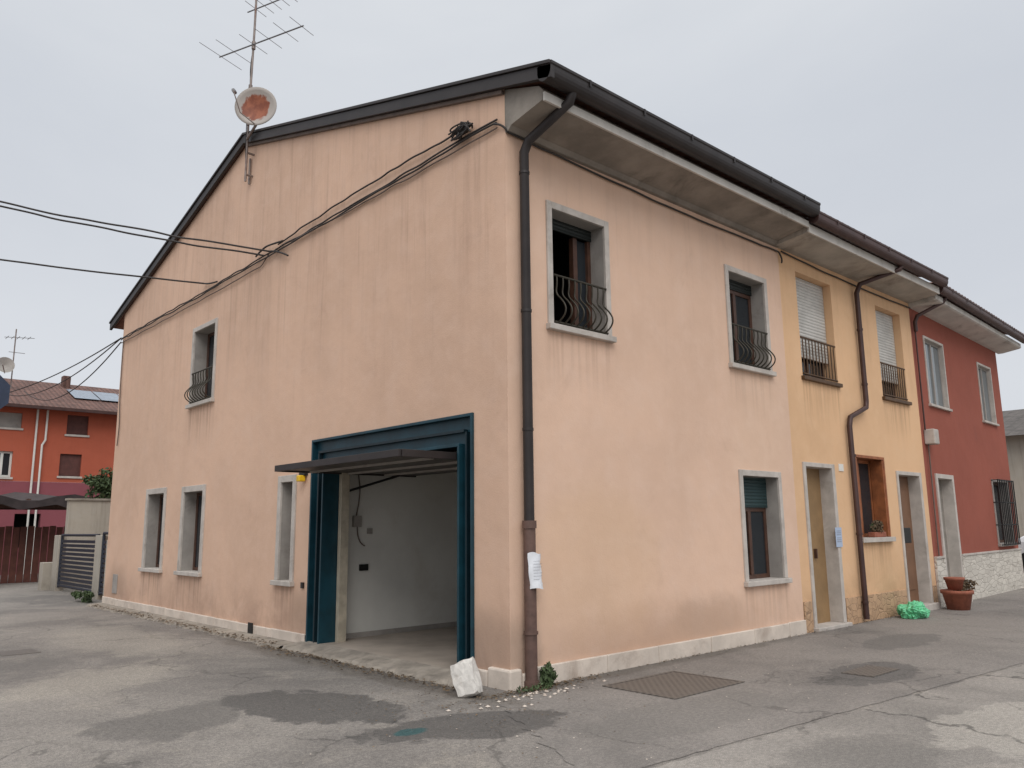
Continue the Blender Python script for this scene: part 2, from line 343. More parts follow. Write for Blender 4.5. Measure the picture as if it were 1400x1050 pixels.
# ============================================================ PINK HOUSE
pk=empty('pink_house')
wall('street_wall',PF,0,5.89,-.1,6.06,[W1,W2,W3],M_pinkf,pk)
rz=lambda y:6.43+.284*(y+.7) if y<=6.93 else 6.43+.284*(13.86+.7-y)
wall('gable_wall',PL,0,13.45,-.15,6.06,[U,A,B,Cw,G],M_pink,pk,extra=[[(0,6.06),(13.45,6.06),(13.45,rz(13.45)-.12),(6.93,rz(6.93)-.12),(0,rz(0)-.12)]])
mesh('rear_walls',[(0,13.45,-.15),(5.89,13.45,-.15),(5.89,13.45,6.4),(0,13.45,6.4),(5.89,0,6.06),(5.89,0,rz(0)-.12),(5.89,6.93,rz(6.93)-.12),(5.89,6.93,5.9),(5.89,13.45,5.9)],
     [(0,1,2,3),(4,7,8,2,6,5)],M_pink,pk)
for tag,P,w,n in (('upper_window_a',PF,W1,9),('upper_window_b',PF,W2,9),('upper_window_c',PL,U,8)):
    u0,u1,z0,z1=w; stoneframe(tag,P,u0,u1,z0,z1,pk,dep=.27)
    cavity(tag+'_room',P,u0,u1,z0,z1,.30,1.6,M_dark,pk)
    belly(tag,P,u0+.09,u1-.09,z0+.10,z0+.66,pk,n)
t=.085
box('upper_window_a_shutter',PF,W1[0]+t,W1[1]-t,.20,.23,W1[3]-.22,W1[3]-t,M_shutd,pk)
boxes('upper_window_a_casement',PF,[(W1[1]-.38,W1[1]-.31,.24,.31,W1[2]+.07,W1[3]-.22),(W1[1]-.14,W1[1]-t,.22,.28,W1[2]+.07,W1[3]-.22),(W1[0]+t,W1[0]+t+.05,.22,.28,W1[2]+.07,W1[3]-.22)],M_wood,pk)
box('upper_window_a_pane',PF,W1[1]-.32,W1[1]-.13,.262,.27,W1[2]+.08,W1[3]-.23,M_glass,pk)
box('upper_window_a_curtain',PF,W1[0]+.15,W1[0]+.5,.7,.71,W1[2],W1[2]+.75,M_curt,pk)
box('upper_window_b_shutter',PF,W2[0]+t,W2[1]-t,.20,.23,W2[3]-.24,W2[3]-t,M_shutd,pk)
casement('upper_window_b',PF,W2[0]+t,W2[1]-t,W2[2]+.07,W2[3]-.24,.22,pk,M_wood,M_glass)
casement('upper_window_c',PL,U[0]+t,U[1]-t,U[2]+.07,U[3]-t,.24,pk,M_wood,M_glass)
stoneframe('street_window',PF,*W3,pk,dep=.27); cavity('street_window_room',PF,*W3,.30,.52,M_dark,pk,.05)
box('street_window_shutter',PF,W3[0]+t,W3[1]-t,.19,.215,W3[3]-.52,W3[3]-t,M_shutg,pk)
casement('street_window',PF,W3[0]+t,W3[1]-t,W3[2]+.07,W3[3]-.52,.22,pk,M_wood,M_glass)
for tag,w in (('side_window_a',A),('side_window_b',B)):
    stoneframe(tag,PL,*w,pk,dep=.27,t=.11); cavity(tag+'_room',PL,*w,.30,1.2,M_dark,pk,.05)
    casement(tag,PL,w[0]+.11,w[1]-.11,w[2]+.07,w[3]-.11,.22,pk,M_wood,M_glass,mull=1)
stoneframe('side_window_c',PL,*Cw,pk,dep=.27,t=.10); cavity('side_window_c_room',PL,*Cw,.30,1.0,M_dark,pk,.05)
box('side_window_c_pane',PL,Cw[0]+.1,Cw[1]-.1,.16,.18,Cw[2]+.07,Cw[3]-.1,M_stone2,pk)
gy0,gy1,gz=G[0],G[1],G[3]
boxes('garage_steel_flanges',PL,[
 (gy1-.035,gy1,-.03,.20,-.02,gz),(gy1-.36,gy1-.325,-.03,.30,-.02,gz-.36),
 (gy0,gy0+.035,-.03,.20,.0,gz),(gy0+.23,gy0+.265,-.03,.30,.0,gz-.36),
 (gy0+.035,gy1-.035,-.03,.20,gz-.035,gz),(gy0+.23,gy1-.325,-.03,.30,gz-.36,gz-.325)],M_teal,pk,bevel=.004)
boxes('garage_steel_webs',PL,[(gy1-.325,gy1-.035,.05,.20,-.02,gz-.325),(gy0+.035,gy0+.23,.05,.20,.0,gz-.325),(gy0+.035,gy1-.035,.05,.20,gz-.325,gz-.035)],M_teal,pk)
boxes('garage_steel_ribs',PL,[(gy1-.20,gy1-.17,-.01,.05,-.02,gz-.19),(gy0+.17,gy1-.17,-.01,.05,gz-.20,gz-.17),(gy0+.12,gy0+.14,-.01,.05,0,gz-.2)],M_teald,pk)
ry0,ry1,rx1,fz,cz=.58,3.98,4.15,.08,2.72
box('garage_side_wall',PF,.28,rx1,ry1,ry1+.1,fz,cz,M_int,pk)
box('garage_side_wall_near',PF,.28,rx1,ry0-.1,ry0,fz,cz,M_int,pk)
box('garage_back_wall',PF,rx1,rx1+.1,ry0-.1,ry1+.1,fz,cz,M_int,pk)
box('garage_skirting',PF,.28,rx1,ry1-.012,ry1,fz,fz+.07,M_stone2,pk)
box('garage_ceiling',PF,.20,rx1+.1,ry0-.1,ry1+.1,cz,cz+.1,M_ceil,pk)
box('garage_floor',PF,.0,rx1+.1,ry0-.1,ry1+.1,-.1,fz,M_gfloor,pk)
boxes('garage_door_posts',PF,[(.22,.34,3.72,3.80,fz,2.42),(.22,.30,.86,.92,fz,2.42)],plain('cream_post',S(176,166,148),.7),pk)
boxes('garage_reveal',PF,[(.21,.28,3.82,3.98,fz,cz)],M_stone2,pk)
gd=empty('garage_door'); gd.parent=pk
boxes('door_panel',PF,[(-.74,1.5,.90,3.74,2.37,2.405)],plain('garage_door_brown',S(66,60,54),.5,.1),gd)
boxes('door_edge',PF,[(-.78,-.74,.88,3.76,2.35,2.43),(-.74,1.5,.86,.90,2.35,2.43),(-.74,1.5,3.74,3.78,2.35,2.43)],M_gut,gd,.004)
boxes('door_ribs',PF,[(-.3,-.26,.95,3.7,2.345,2.37),(.3,.34,.95,3.7,2.345,2.37),(.9,.94,.95,3.7,2.345,2.37)],M_stone2,gd)
tubes('door_rails',[[(.2,3.86,2.5),(3.4,3.86,2.5)],[(.2,.80,2.5),(3.4,.80,2.5)],[(.3,3.82,2.1),(1.7,3.82,2.5)],[(.3,.84,1.9),(1.5,.84,2.48)],[(.9,2.4,2.6),(3.9,2.4,2.6)],[(1.6,.9,2.56),(1.6,3.8,2.56)]],.018,M_black,gd)
tubes('door_arms',[[(.28,3.79,1.3),(.28,3.79,.3)]],.028,M_black,gd)
boxes('garage_switch',PF,[(.68,.82,3.95,3.98,1.0,1.09)],M_black,pk)
boxes('garage_junction_box',PF,[(.55,.68,3.93,3.98,1.62,1.78),(.80,.88,3.95,3.98,1.52,1.60)],M_stone2,pk)
tubes('garage_wires',[[(.6,3.95,2.7),(.58,3.9,2.4),(.66,3.93,2.1),(.60,3.95,1.78)],[(.62,3.95,1.62),(.62,3.95,1.4),(.75,3.95,1.35)]],.009,M_cableg,pk,smooth=True)
boxes('warning_lamp_bracket',PL,[(4.30,4.46,-.06,0,2.36,2.40)],M_black,pk); boxes('warning_lamp',PL,[(4.33,4.43,-.12,-.02,2.27,2.36)],M_yelp,pk,.015)
def plinth(tag,P,u0,u1,z0,z1,par,mat,step=.95,d=-.035,seed=0):
    rd=random.Random(seed); L=[];u=u0
    while u<u1-.05:
        e=min(u1,u+step*rd.uniform(.85,1.15)); L.append((u+.003,e-.003,d-rd.uniform(0,.009),0,z0,z1+rd.uniform(-.012,.008))); u=e
    boxes(tag,P,L,mat,par,.010); box(tag+'_mortar',P,u0,u1,d+.012,0,z0,z1-.018,M_joint,par)
plinth('street_plinth',PF,.32,5.88,-.05,.185,pk,M_marble,1.0)
plinth('side_plinth',PL,4.19,13.44,-.10,.175,pk,M_marble,1.1,seed=3)
boxes('corner_plinth',PF,[(-.05,.12,-.05,.30,-.05,.19),(-.04,.0,.31,.54,-.05,.15),(.13,.31,-.045,0,-.05,.14)],M_marble,pk,.025)
boxes('vent_grille',PL,[(5.78,5.93,-.06,-.045,.02,.20)],M_black,pk)
boxes('meter_hatch',PL,[(12.55,12.85,-.015,.0,.28,.68)],M_stone2,pk,.004)
boxes('wall_socket',PL,[(4.30,4.36,-.03,.0,.78,.86)],M_gut,pk)
def gutter(tag,P,x0,x1,y,z,par,mat,r=.095):
    prof=[(y+r*math.cos(a),z-r*.2+ (r*1.15)*math.sin(a)) for a in [math.pi+math.pi*i/10 for i in range(11)]]
    prof=[(y-r-.012,z+.06),(y-r-.012,z+.03),(y-r,z+.02)]+prof+[(y+r,z+.06)]
    extrude_x(tag,prof,x0,x1,mat,par,P)
    L=[]
    x=x0+.6
    while x<x1: L.append((x,x+.03,y-r-.016,y-r-.010,z-.02,z+.062)); x+=.95
    boxes(tag+'_brackets',P,L,mat,par)
extrude_x('eave_cornice',[(.01,6.035),(-.10,6.03),(-.50,6.10),(-.60,6.12),(-.61,6.23),(-.55,6.30),(.01,6.5)],.004,5.72,M_conc,pk)
extrude_x('eave_fascia',[(-.612,6.10),(-.64,6.10),(-.64,6.20),(-.612,6.20)],.003,5.73,M_conc2,pk)
extrude_x('eave_moulding',[(.0,5.975),(-.05,5.98),(-.10,6.028),(0,6.032)],.003,5.87,M_conc,pk)
gutter('eave_gutter',PF,-.10,5.74,-.735,6.375,pk,M_gut,.10)
mesh('roof',[(-.04,-.62,rz(-.62)),(5.9,-.62,rz(-.62)),(5.9,6.93,rz(6.93)),(-.04,6.93,rz(6.93)),(-.04,14.2,rz(14.2)),(5.9,14.2,rz(14.2)),
 (-.04,-.62,rz(-.62)-.1),(5.9,-.62,rz(-.62)-.1),(5.9,6.93,rz(6.93)-.1),(-.04,6.93,rz(6.93)-.1),(-.04,14.2,rz(14.2)-.1),(5.9,14.2,rz(14.2)-.1)],
 [(0,1,2,3),(3,2,5,4),(6,7,8,9),(9,8,11,10),(0,1,7,6),(4,5,11,10),(0,3,9,6),(3,4,10,9),(1,2,8,7),(2,5,11,8)],M_roof,pk)
def rake(tag,y0,y1,h0,h1,x0,x1,mat,par):
    V=[]
    for y in (y0,y1):
        for x in (x0,x1):
            for h in (h0,h1): V.append((x,y,rz(y)+h))
    mesh(tag,V,[(0,1,3,2),(4,5,7,6),(0,1,5,4),(2,3,7,6),(0,2,6,4),(1,3,7,5)],mat,par,bevel=.004)
rake('verge_flashing_street',-.84,6.93,-.15,.0,-.10,-.045,M_gut,pk); rake('verge_flashing_rear',6.93,14.22,-.15,.0,-.10,-.045,M_gut,pk)
rake('verge_cap_street',-.84,6.93,.004,.045,-.125,.12,M_gut,pk); rake('verge_cap_rear',6.93,14.22,.004,.045,-.125,.12,M_gut,pk)
rake('verge_board_street',0,6.93,-.20,-.152,-.05,-.004,M_cableg,pk)
dp=empty('street_downpipe'); dp.parent=pk
tubes('pipe_upper',[[(.34,-.73,6.28),(.32,-.70,6.16),(.21,-.16,5.88),(.205,-.09,5.76),(.205,-.09,1.62)]],.055,M_gut,dp,res=5)
tubes('pipe_lower',[[(.205,-.09,1.60),(.205,-.09,.02)]],.064,M_pipe2,dp,res=5)
tubes('pipe_collars',[[(.205,-.09,1.58),(.205,-.09,1.66)],[(.205,-.09,.52),(.205,-.09,.55)],[(.205,-.09,.0),(.205,-.09,.07)]],.076,M_pipe2,dp,res=5)
tubes('pipe_brackets',[[(.205,-.09,z),(.205,-.09,z+.03)] for z in (5.5,3.9,2.6)],.062,M_gut,dp,res=4)
nt_=empty('paper_notice')
V=[];Fc=[];n=8
for i in range(n+1):
    a=-.95+2.15*i/n
    for j in range(9):
        zz=1.33-.36*j/8+.012*math.sin(i*.8); fl=(j/8)**1.5
        rr=.075+.045*fl*max(0,math.sin(i*.55))+.006*math.sin(j*1.7+i)
        V.append((.222+rr*math.sin(a)*1.45+.03*fl,-.09-rr*math.cos(a),zz))
for i in range(n):
    for j in range(8): k=i*9+j; Fc.append((k,k+1,k+10,k+9))
mesh('sheet',V,Fc,M_paper,nt_,True)
L=[[(.222+.115*math.sin(a)*1.1,-.09-.112*math.cos(a),1.25-.030*j) for a in [-.5+.2*k for k in range(6 if j%3 else 4)]] for j in range(7)]
tubes('print_lines',L,.0018,M_ink,nt_)
# ============================================================ YELLOW HOUSE
ye=empty('yellow_house')
W4=(6.41,7.62,3.93,5.70); W5=(9.39,10.50,3.89,5.66); D1=(6.17,7.20,0,2.55); W6=(7.97,9.14,1.30,2.76); D2=(9.62,10.74,.1,2.54)
wall('street_wall',PF,5.89,11.0,-.1,6.0,[W4,W5,D1,W6,D2],M_yel,ye)
for tag,w in (('upper_window_a',W4),('upper_window_b',W5)):
    u0,u1,z0,z1=w
    box(tag+'_sill',PF,u0-.05,u1+.05,-.06,.26,z0-.05,z0+.012,M_railb,ye,.006)
    box(tag+'_shutter',PF,u0+.01,u1-.01,.14,.17,z0+.42,z1-.01,M_shut,ye)
    box(tag+'_shutter_end',PF,u0+.01,u1-.01,.13,.18,z0+.38,z0+.42,M_stone,ye)
    cavity(tag+'_room',PF,u0,u1,z0,z1,.30,1.2,M_dark,ye,.05)
    casement(tag,PF,u0+.01,u1-.01,z0+.02,z1-.01,.22,ye,M_wood,M_glass)
    straight(tag,PF,u0+.02,u1-.02,z0+.06,z0+.66,ye,11,d=.0)
boxes('door_a_surround',PF,[(D1[0],D1[0]+.08,-.025,.28,.05,D1[3]),(D1[1]-.10,D1[1],-.025,.28,.05,D1[3]),(D1[0]+.08,D1[1]-.10,-.025,.28,D1[3]-.07,D1[3])],M_stone,ye,.006)
box('door_a_step',PF,D1[0]-.03,D1[1]+.03,-.10,.3,-.05,.05,M_stone,ye,.01)
box('door_a_leaf',PF,D1[0]+.08,D1[1]-.10,.20,.24,.05,D1[3]-.07,M_ply,ye)
boxes('door_a_details',PF,[(D1[0]+.46,D1[0]+.47,.19,.20,.05,D1[3]-.07),(D1[0]+.55,D1[0]+.58,.15,.20,1.05,1.2)],M_wood,ye)
boxes('door_b_surround',PF,[(D2[0],D2[0]+.07,-.025,.28,.11,D2[3]),(D2[1]-.10,D2[1],-.025,.28,.11,D2[3]),(D2[0]+.07,D2[1]-.10,-.025,.28,D2[3]-.07,D2[3])],M_stone,ye,.006)
box('door_b_step',PF,D2[0]-.03,D2[1]+.03,-.12,.3,-.05,.11,M_stone,ye,.01)
box('door_b_leaf',PF,D2[0]+.07,D2[1]-.10,.20,.24,.11,D2[3]-.07,M_door2,ye)
boxes('door_b_panels',PF,[(D2[0]+.2,D2[0]+.5,.185,.20,.35,1.1),(D2[0]+.6,D2[0]+.9,.185,.20,.35,1.1),(D2[0]+.2,D2[0]+.5,.185,.20,1.3,2.2),(D2[0]+.6,D2[0]+.9,.185,.20,1.3,2.2)],M_door2,ye,.01)
box('letter_box',PF,D2[0]+.22,D2[0]+.56,.05,.18,1.22,1.50,M_black,ye,.01)
boxes('timber_window_lining',PF,[(W6[0],W6[0]+.05,-.02,.29,W6[2]+.05,W6[3]),(W6[1]-.05,W6[1],-.02,.29,W6[2]+.05,W6[3]),(W6[0]+.05,W6[1]-.05,-.02,.29,W6[3]-.05,W6[3])],M_wooda,ye,.004)
box('timber_window_sill',PF,W6[0]-.05,W6[1]+.05,-.08,.29,W6[2]-.03,W6[2]+.05,M_stone,ye,.006)
cavity('timber_window_room',PF,*W6,.30,1.0,M_dark,ye,.02)
casement('timber_window',PF,W6[0]+.05,W6[1]-.05,W6[2]+.05,W6[3]-.05,.22,ye,M_wooda,M_glass)
boxes('timber_shutter_leaf',PF,[(W6[1]-.09,W6[1]-.052,-.01,.21,W6[2]+.055,W6[3]-.055),(W6[0]+.052,W6[0]+.09,-.01,.21,W6[2]+.055,W6[3]-.055)],M_wooda,ye)
plinth('stone_base',PF,5.90,6.13,-.05,.45,ye,M_yst,1,d=-.015); plinth('stone_base_mid',PF,7.24,9.57,-.05,.42,ye,M_yst,3,d=-.015); plinth('stone_base_end',PF,10.78,10.98,-.05,.42,ye,M_yst,3,d=-.015)
box('house_number_plate',PF,7.38,7.54,-.012,0,2.45,2.57,M_white,ye)
extrude_x('eave_cornice',[(.01,5.98),(-.10,5.98),(-.55,6.03),(-.60,6.05),(-.60,6.16),(.01,6.4)],5.74,10.96,M_conc1,ye)
extrude_x('eave_fascia',[(-.602,6.03),(-.63,6.03),(-.63,6.17),(-.602,6.17)],5.745,10.95,M_conc2,ye)
gutter('eave_gutter',PF,5.75,10.98,-.715,6.27,ye,M_gut2,.085)
mesh('roof',[(5.91,-.68,6.36),(11.0,-.68,6.36),(11.0,6.93,8.5),(5.91,6.93,8.5),(5.91,13.4,6.5),(11.0,13.4,6.5)],[(0,1,2,3),(3,2,5,4)],M_roof,ye)
def tile_noses(tag,P,x0,x1,y,z,par):
    V=[];Fc=[];x=x0
    while x<x1-.1:
        k=len(V)
        for yy in (y,y+.3):
            for i in range(7):
                a=math.pi*i/6; V.append(P(x+.09-.09*math.cos(a),yy,z+.05*math.sin(a)+(.08 if yy>y else 0)))
        for i in range(6): Fc.append((k+i,k+i+1,k+8+i,k+7+i))
        Fc.append(tuple(range(k,k+7))); x+=.2
    mesh(tag,V,Fc,M_roof,par)
tile_noses('tile_noses',PF,5.95,10.95,-.76,6.33,ye)
mesh('rear_wall',[(5.89,13.0,-.1),(11.2,13.0,-.1),(11.2,13.0,6.5),(5.89,13.0,6.5)],[(0,1,2,3)],M_yel,ye)
tubes('downpipe',[[(9.0,-.70,6.2),(8.95,-.68,6.1),(8.5,-.14,5.86),(8.47,-.08,5.7),(8.47,-.08,3.72),(8.44,-.08,3.6),(7.80,-.08,3.38),(7.74,-.08,3.22),(7.78,-.08,.05)]],.045,M_gut2,ye,res=4)
tubes('downpipe_brackets',[[(8.47,-.08,z),(8.47,-.08,z+.04)] for z in (5.0,4.0)]+[[(7.765,-.08,z),(7.765,-.08,z+.04)] for z in (2.7,1.4,.3)],.054,M_gut2,ye)
n2=empty('door_notice'); box('sheet',PF,7.03,7.24,-.034,-.028,1.22,1.53,M_paperb,n2); boxes('print_lines',PF,[(7.06,7.21,-.0355,-.0345,z,z+.008) for z in (1.47,1.44,1.41,1.36,1.33,1.30)],M_ink,n2)
wp=empty('window_plant')
boxes('trough',PF,[(8.40,8.86,-.06,.06,1.352,1.44)],M_terr,wp,.01)
leaves('foliage',(8.63,.0,1.52),(.25,.08,.12),340,.035,M_leafd,wp,5); leaves('green_foliage',(8.63,.0,1.50),(.22,.07,.10),120,.03,M_leaf,wp,6)
# ============================================================ RED HOUSE
re_=empty('red_house')
W7=(.67,1.94,3.94,5.43); W8=(4.44,5.60,3.92,5.39); D3=(.55,1.66,.0,2.56); W9=(4.56,5.92,1.02,2.58)
wall('street_wall',PR,0,6.32,-.1,6.0,[W7,W8,D3,W9],M_red,re_)
boxes('end_wall',PR,[(6.10,6.321,.002,9,-.1,6.0)],M_red,re_)
for tag,w in (('upper_window_a',W7),('upper_window_b',W8)):
    boxes(tag+'_surround',PR,[(w[0],w[0]+.05,-.02,.12,w[2]+.05,w[3]),(w[1]-.05,w[1],-.02,.12,w[2]+.05,w[3]),(w[0]+.05,w[1]-.05,-.02,.12,w[3]-.05,w[3])],M_stone,re_,.004)
    box(tag+'_sill',PR,w[0]-.04,w[1]+.04,-.06,.12,w[2],w[2]+.05,M_stone,re_,.004)
    casement(tag,PR,w[0]+.05,w[1]-.05,w[2]+.05,w[3]-.05,.06,re_,M_stone2,M_glassl,1,.045)
    cavity(tag+'_room',PR,*w,.30,1,M_dark,re_,.02)
boxes('door_surround',PR,[(D3[0],D3[0]+.1,-.03,.28,.2,D3[3]),(D3[1]-.1,D3[1],-.03,.28,.2,D3[3]),(D3[0]+.1,D3[1]-.1,-.03,.28,D3[3]-.09,D3[3])],M_stone,re_,.005)
box('door_leaf',PR,D3[0]+.1,D3[1]-.1,.2,.24,.2,D3[3]-.09,plain('door_grey',S(134,128,120),.6),re_); box('door_step',PR,D3[0]-.02,D3[1]+.02,-.14,.2,-.05,.2,M_stone,re_,.01)
stoneframe('ground_window',PR,*W9,re_,t=.05,m=M_stone2); cavity('ground_window_room',PR,*W9,.3,1,M_dark,re_,.02); casement('ground_window',PR,W9[0]+.05,W9[1]-.05,W9[2]+.07,W9[3]-.05,.16,re_,M_wood,M_glass)
tubes('window_grille',[[PR(W9[0]+(W9[1]-W9[0])*i/9,-.14,W9[2]+.02),PR(W9[0]+(W9[1]-W9[0])*i/9,-.14,W9[3])] for i in range(10)]+[[PR(W9[0],0,z),PR(W9[0],-.14,z),PR(W9[1],-.14,z),PR(W9[1],0,z)] for z in (W9[2]+.04,W9[2]+.5,W9[2]+1.02,W9[3]-.02)],.013,M_black,re_)
boxes('marble_base',PR,[(.02,D3[0],-.04,0,-.05,.90),(D3[1],6.36,-.04,0,-.05,.90)],M_redst,re_); boxes('marble_base_cap',PR,[(.02,D3[0],-.06,0,.901,.94),(D3[1],6.37,-.06,0,.901,.94)],M_stone,re_,.004)
extrude_x('eave_cornice',[(.01,5.90),(-.10,5.90),(-.48,5.96),(-.52,5.98),(-.52,6.08),(.01,6.3)],.0,6.62,M_conc2,re_,PR)
gutter('eave_gutter',PR,0.0,6.66,-.60,6.19,re_,M_gut2,.08)
mesh('roof',[PR(0,-.6,6.28),PR(6.66,-.6,6.28),PR(6.66,6.6,8.3),PR(0,6.6,8.3),PR(6.66,13,6.4),PR(0,13,6.4)],[(0,1,2,3),(3,2,4,5)],M_roof,re_)
tile_noses('tile_noses',PR,.05,6.6,-.66,6.25,re_)
tubes('downpipe',[[PR(.55,-.55,6.1),PR(.5,-.5,6.0),PR(.1,-.12,5.72),PR(.08,-.07,5.6),PR(.08,-.07,5.4)]],.04,M_gut2,re_)
box('gas_meter_box',PR,.14,.42,-.2,0,3.12,3.42,M_stone,re_,.02)
tubes('gas_pipe',[[PR(.20,-.05,3.12),PR(.20,-.04,.95)]],.014,M_cableg,re_)
tubes('gas_pipe_upper',[[PR(.1,-.05,5.4),PR(.1,-.05,3.4)]],.016,M_gut2,re_)

# ============================================================ CABLES
cb=empty('overhead_cables')
def sag(a,b,s,n=14,j=0,seed=0):
    rd=random.Random(seed); o=[]
    for i in range(n+1):
        t_=i/n; p=[a[k]+(b[k]-a[k])*t_ for k in range(3)]; p[2]-=4*s*t_*(1-t_)
        if 0<i<n: p[2]+=rd.uniform(-j,j); p[0]-=rd.uniform(0,j)
        o.append(tuple(p))
    return o
tubes('gable_bundle',[sag((-.03,13.45,6.04),(-.03,.1,6.16),.03,44,.018,1),sag((-.04,13.45,6.00),(-.04,.1,6.12),.04,44,.018,2)],.012,M_cable,cb,smooth=True)
tubes('gable_bundle_thin',[sag((-.03,13.45,5.93),(-.03,6.2,5.94),.02,20,.012,9)+sag((-.03,6.1,5.94),(-.03,5.8,6.10),0,2),sag((-.03,5.6,6.10),(-.03,.1,6.06),.03,24,.015,12)],.009,M_cableg,cb,smooth=True)
tubes('gable_bundle_upper',[sag((-.03,5.5,6.16),(-.03,.55,6.27),-.05,26,.015,4)],.012,M_cable,cb,smooth=True)
tubes('street_span',[sag((-.04,5.8,6.12),(-9.2,11.5,8.3),.25,30,.018,5),sag((-.04,6.0,6.10),(-9.2,11.5,8.32),.28,30,.02,6)],.015,M_cable,cb,smooth=True)
tubes('street_span_lower',[sag((-.04,8.55,6.22),(-9.2,13.2,7.22),.15,24,.008,7)],.016,M_cable,cb,smooth=True)
tubes('span_ends',[[(-.04,8.55,6.22),(-.05,8.3,6.14),(-.05,7.9,6.1)],[(-.04,5.8,6.12),(-.08,5.4,6.02),(-.05,5.1,5.86)],[(-.04,6.3,6.16),(-.1,5.9,6.20),(-.1,5.5,6.16),(-.05,5.3,6.16)]],.015,M_cable,cb,smooth=True)
rd=random.Random(3); L=[]
for k in range(9):
    L.append([(-.05-rd.uniform(0,.08),.66+rd.uniform(-.24,.26),6.22+rd.uniform(-.08,.10)) for _ in range(5)])
tubes('splice_tangle',L,.010,M_cable,cb,smooth=True)
boxes('splice_box',PL,[(.60,.74,-.09,-.03,6.20,6.25)],M_cable,cb,.01)
tubes('eave_cable',[sag((.02,-.03,5.97),(5.86,-.03,5.90),.05,24,.010,2),[(5.86,-.03,5.90),(5.95,-.05,5.80),(5.9,-.05,5.72)],sag((5.95,-.03,5.93),(11,-.03,5.88),.04,16,.008,3),[(.02,-.03,5.97),(-.05,-.02,6.06),(-.04,.15,6.12)]],.013,M_cable,cb,smooth=True)
tubes('far_span',[sag((-.04,13.45,6.05),(.6,29.9,6.9),.5,16),sag((-.04,13.45,5.95),(1.2,29.9,7.1),.8,16),sag((-.04,13.45,6.05),(-1.6,29.9,6.6),.6,16)],.014,M_cable,cb,smooth=True)
tubes('corner_drop',[[(-.03,13.30,5.95),(-.03,13.28,4.6),(-.03,13.1,3.9),(-.03,13.2,3.5)]],.012,M_cableg,cb,smooth=True)
up=empty('utility_pole')
V=[(-9.3+.15*math.cos(i/12*6.283),12.3+.15*math.sin(i/12*6.283),-.1) for i in range(12)]+[(-9.3+.09*math.cos(i/12*6.283),12.3+.09*math.sin(i/12*6.283),8.8) for i in range(12)]
mesh('shaft',V,[(i,(i+1)%12,12+(i+1)%12,12+i) for i in range(12)]+[tuple(range(12,24))],M_conc,up); boxes('crossarms',PF,[(-9.36,-9.24,11.3,13.4,8.25,8.37),(-9.36,-9.24,11.9,13.4,7.16,7.28)],M_galv,up)

# ============================================================ TV ANTENNA AND DISH
an=empty('tv_antenna')
tubes('mast',[[(-.13,6.68,7.62),(-.15,6.62,9.0),(-.168,6.52,10.4),(-.175,6.48,11.6)]],.020,M_galv,an)
tubes('wall_brackets',[[(0,6.68,7.75),(-.13,6.68,7.75)],[(0,6.66,8.15),(-.13,6.66,8.15)],[(-.03,6.75,7.62),(-.03,6.75,8.1)]],.02,M_galv,an)
b0=Vector((-.478,7.28,10.15)); b1=Vector((.222,5.41,10.15)); bd=(b1-b0).normalized(); pp=Vector((-bd.y,bd.x,0))
tubes('boom',[[b0,b1]],.013,M_alu,an)
E=[]
for tt,ll in ((0.02,.50),(.18,.42),(.42,.34),(.60,.33),(.80,.31),(.98,.30)):
    p=b0+(b1-b0)*tt; E.append([p-pp*ll,p+pp*ll])
tubes('elements',E,.005,M_alu,an)
c0=Vector((-.17,6.50,10.86)); c1=c0+bd*1.35; tubes('upper_boom',[[c0-bd*.2,c1]],.012,M_alu,an)
E=[]
for i in range(7):
    p=c0+bd*(i*.2); ll=.26-.015*i; E.append([p-pp*ll,p+pp*ll])
tubes('upper_elements',E,.005,M_alu,an)
tubes('clamps',[[(-.15,6.62,9.30),(-.15,6.61,9.42)],[(-.165,6.53,10.08),(-.168,6.52,10.22)]],.035,M_galv,an)
tubes('antenna_cable',[[(-.16,6.55,10.1),(-.20,6.56,9.8),(-.15,6.62,9.4),(-.19,6.64,8.6),(-.14,6.68,7.9)]],.007,M_cable,an,smooth=True)
sd=empty('satellite_dish')
ctr=Vector((-.18,6.22,8.80)); nrm=Vector((-.62,-.68,-.05)).normalized()
V=[(0,0,-.0)];Fc=[];R_=.365;rings=7;seg=36
for r in range(1,rings+1):
    for s in range(seg):
        a=s/seg*6.283; q=R_*r/rings; V.append((q*math.cos(a)*1.0,q*math.sin(a)*.96,.08*(r/rings)**2))
for s in range(seg): Fc.append((0,1+s,1+(s+1)%seg))
for r in range(rings-1):
    for s in range(seg): a=1+r*seg+s;b=1+r*seg+(s+1)%seg; Fc.append((a,a+seg,b+seg,b))
ds=mesh('reflector',V,Fc,M_dish,sd,True); md=ds.modifiers.new('s','SOLIDIFY'); md.thickness=.012
rot=nrm.to_track_quat('Z','Y'); ds.rotation_mode='QUATERNION'; ds.rotation_quaternion=rot; ds.location=ctr
upv=Vector((0,0,1)); sidel=Vector((-.74,.67,0))
lnb=ctr+nrm*.36+sidel*.30+upv*.16
tubes('lnb_arm',[[ctr-upv*.33+nrm*.06,ctr-upv*.2+sidel*.2+nrm*.25,lnb]],.010,M_galv,sd); tubes('lnb',[[lnb,lnb-nrm*.10]],.032,M_alu,sd)
tubes('mount',[[ctr-nrm*.02,(-.15,6.62,8.80)],[(-.15,6.63,8.65),(-.15,6.61,8.95)],[ctr-upv*.30,(-.15,6.64,8.40)]],.024,M_galv,sd)

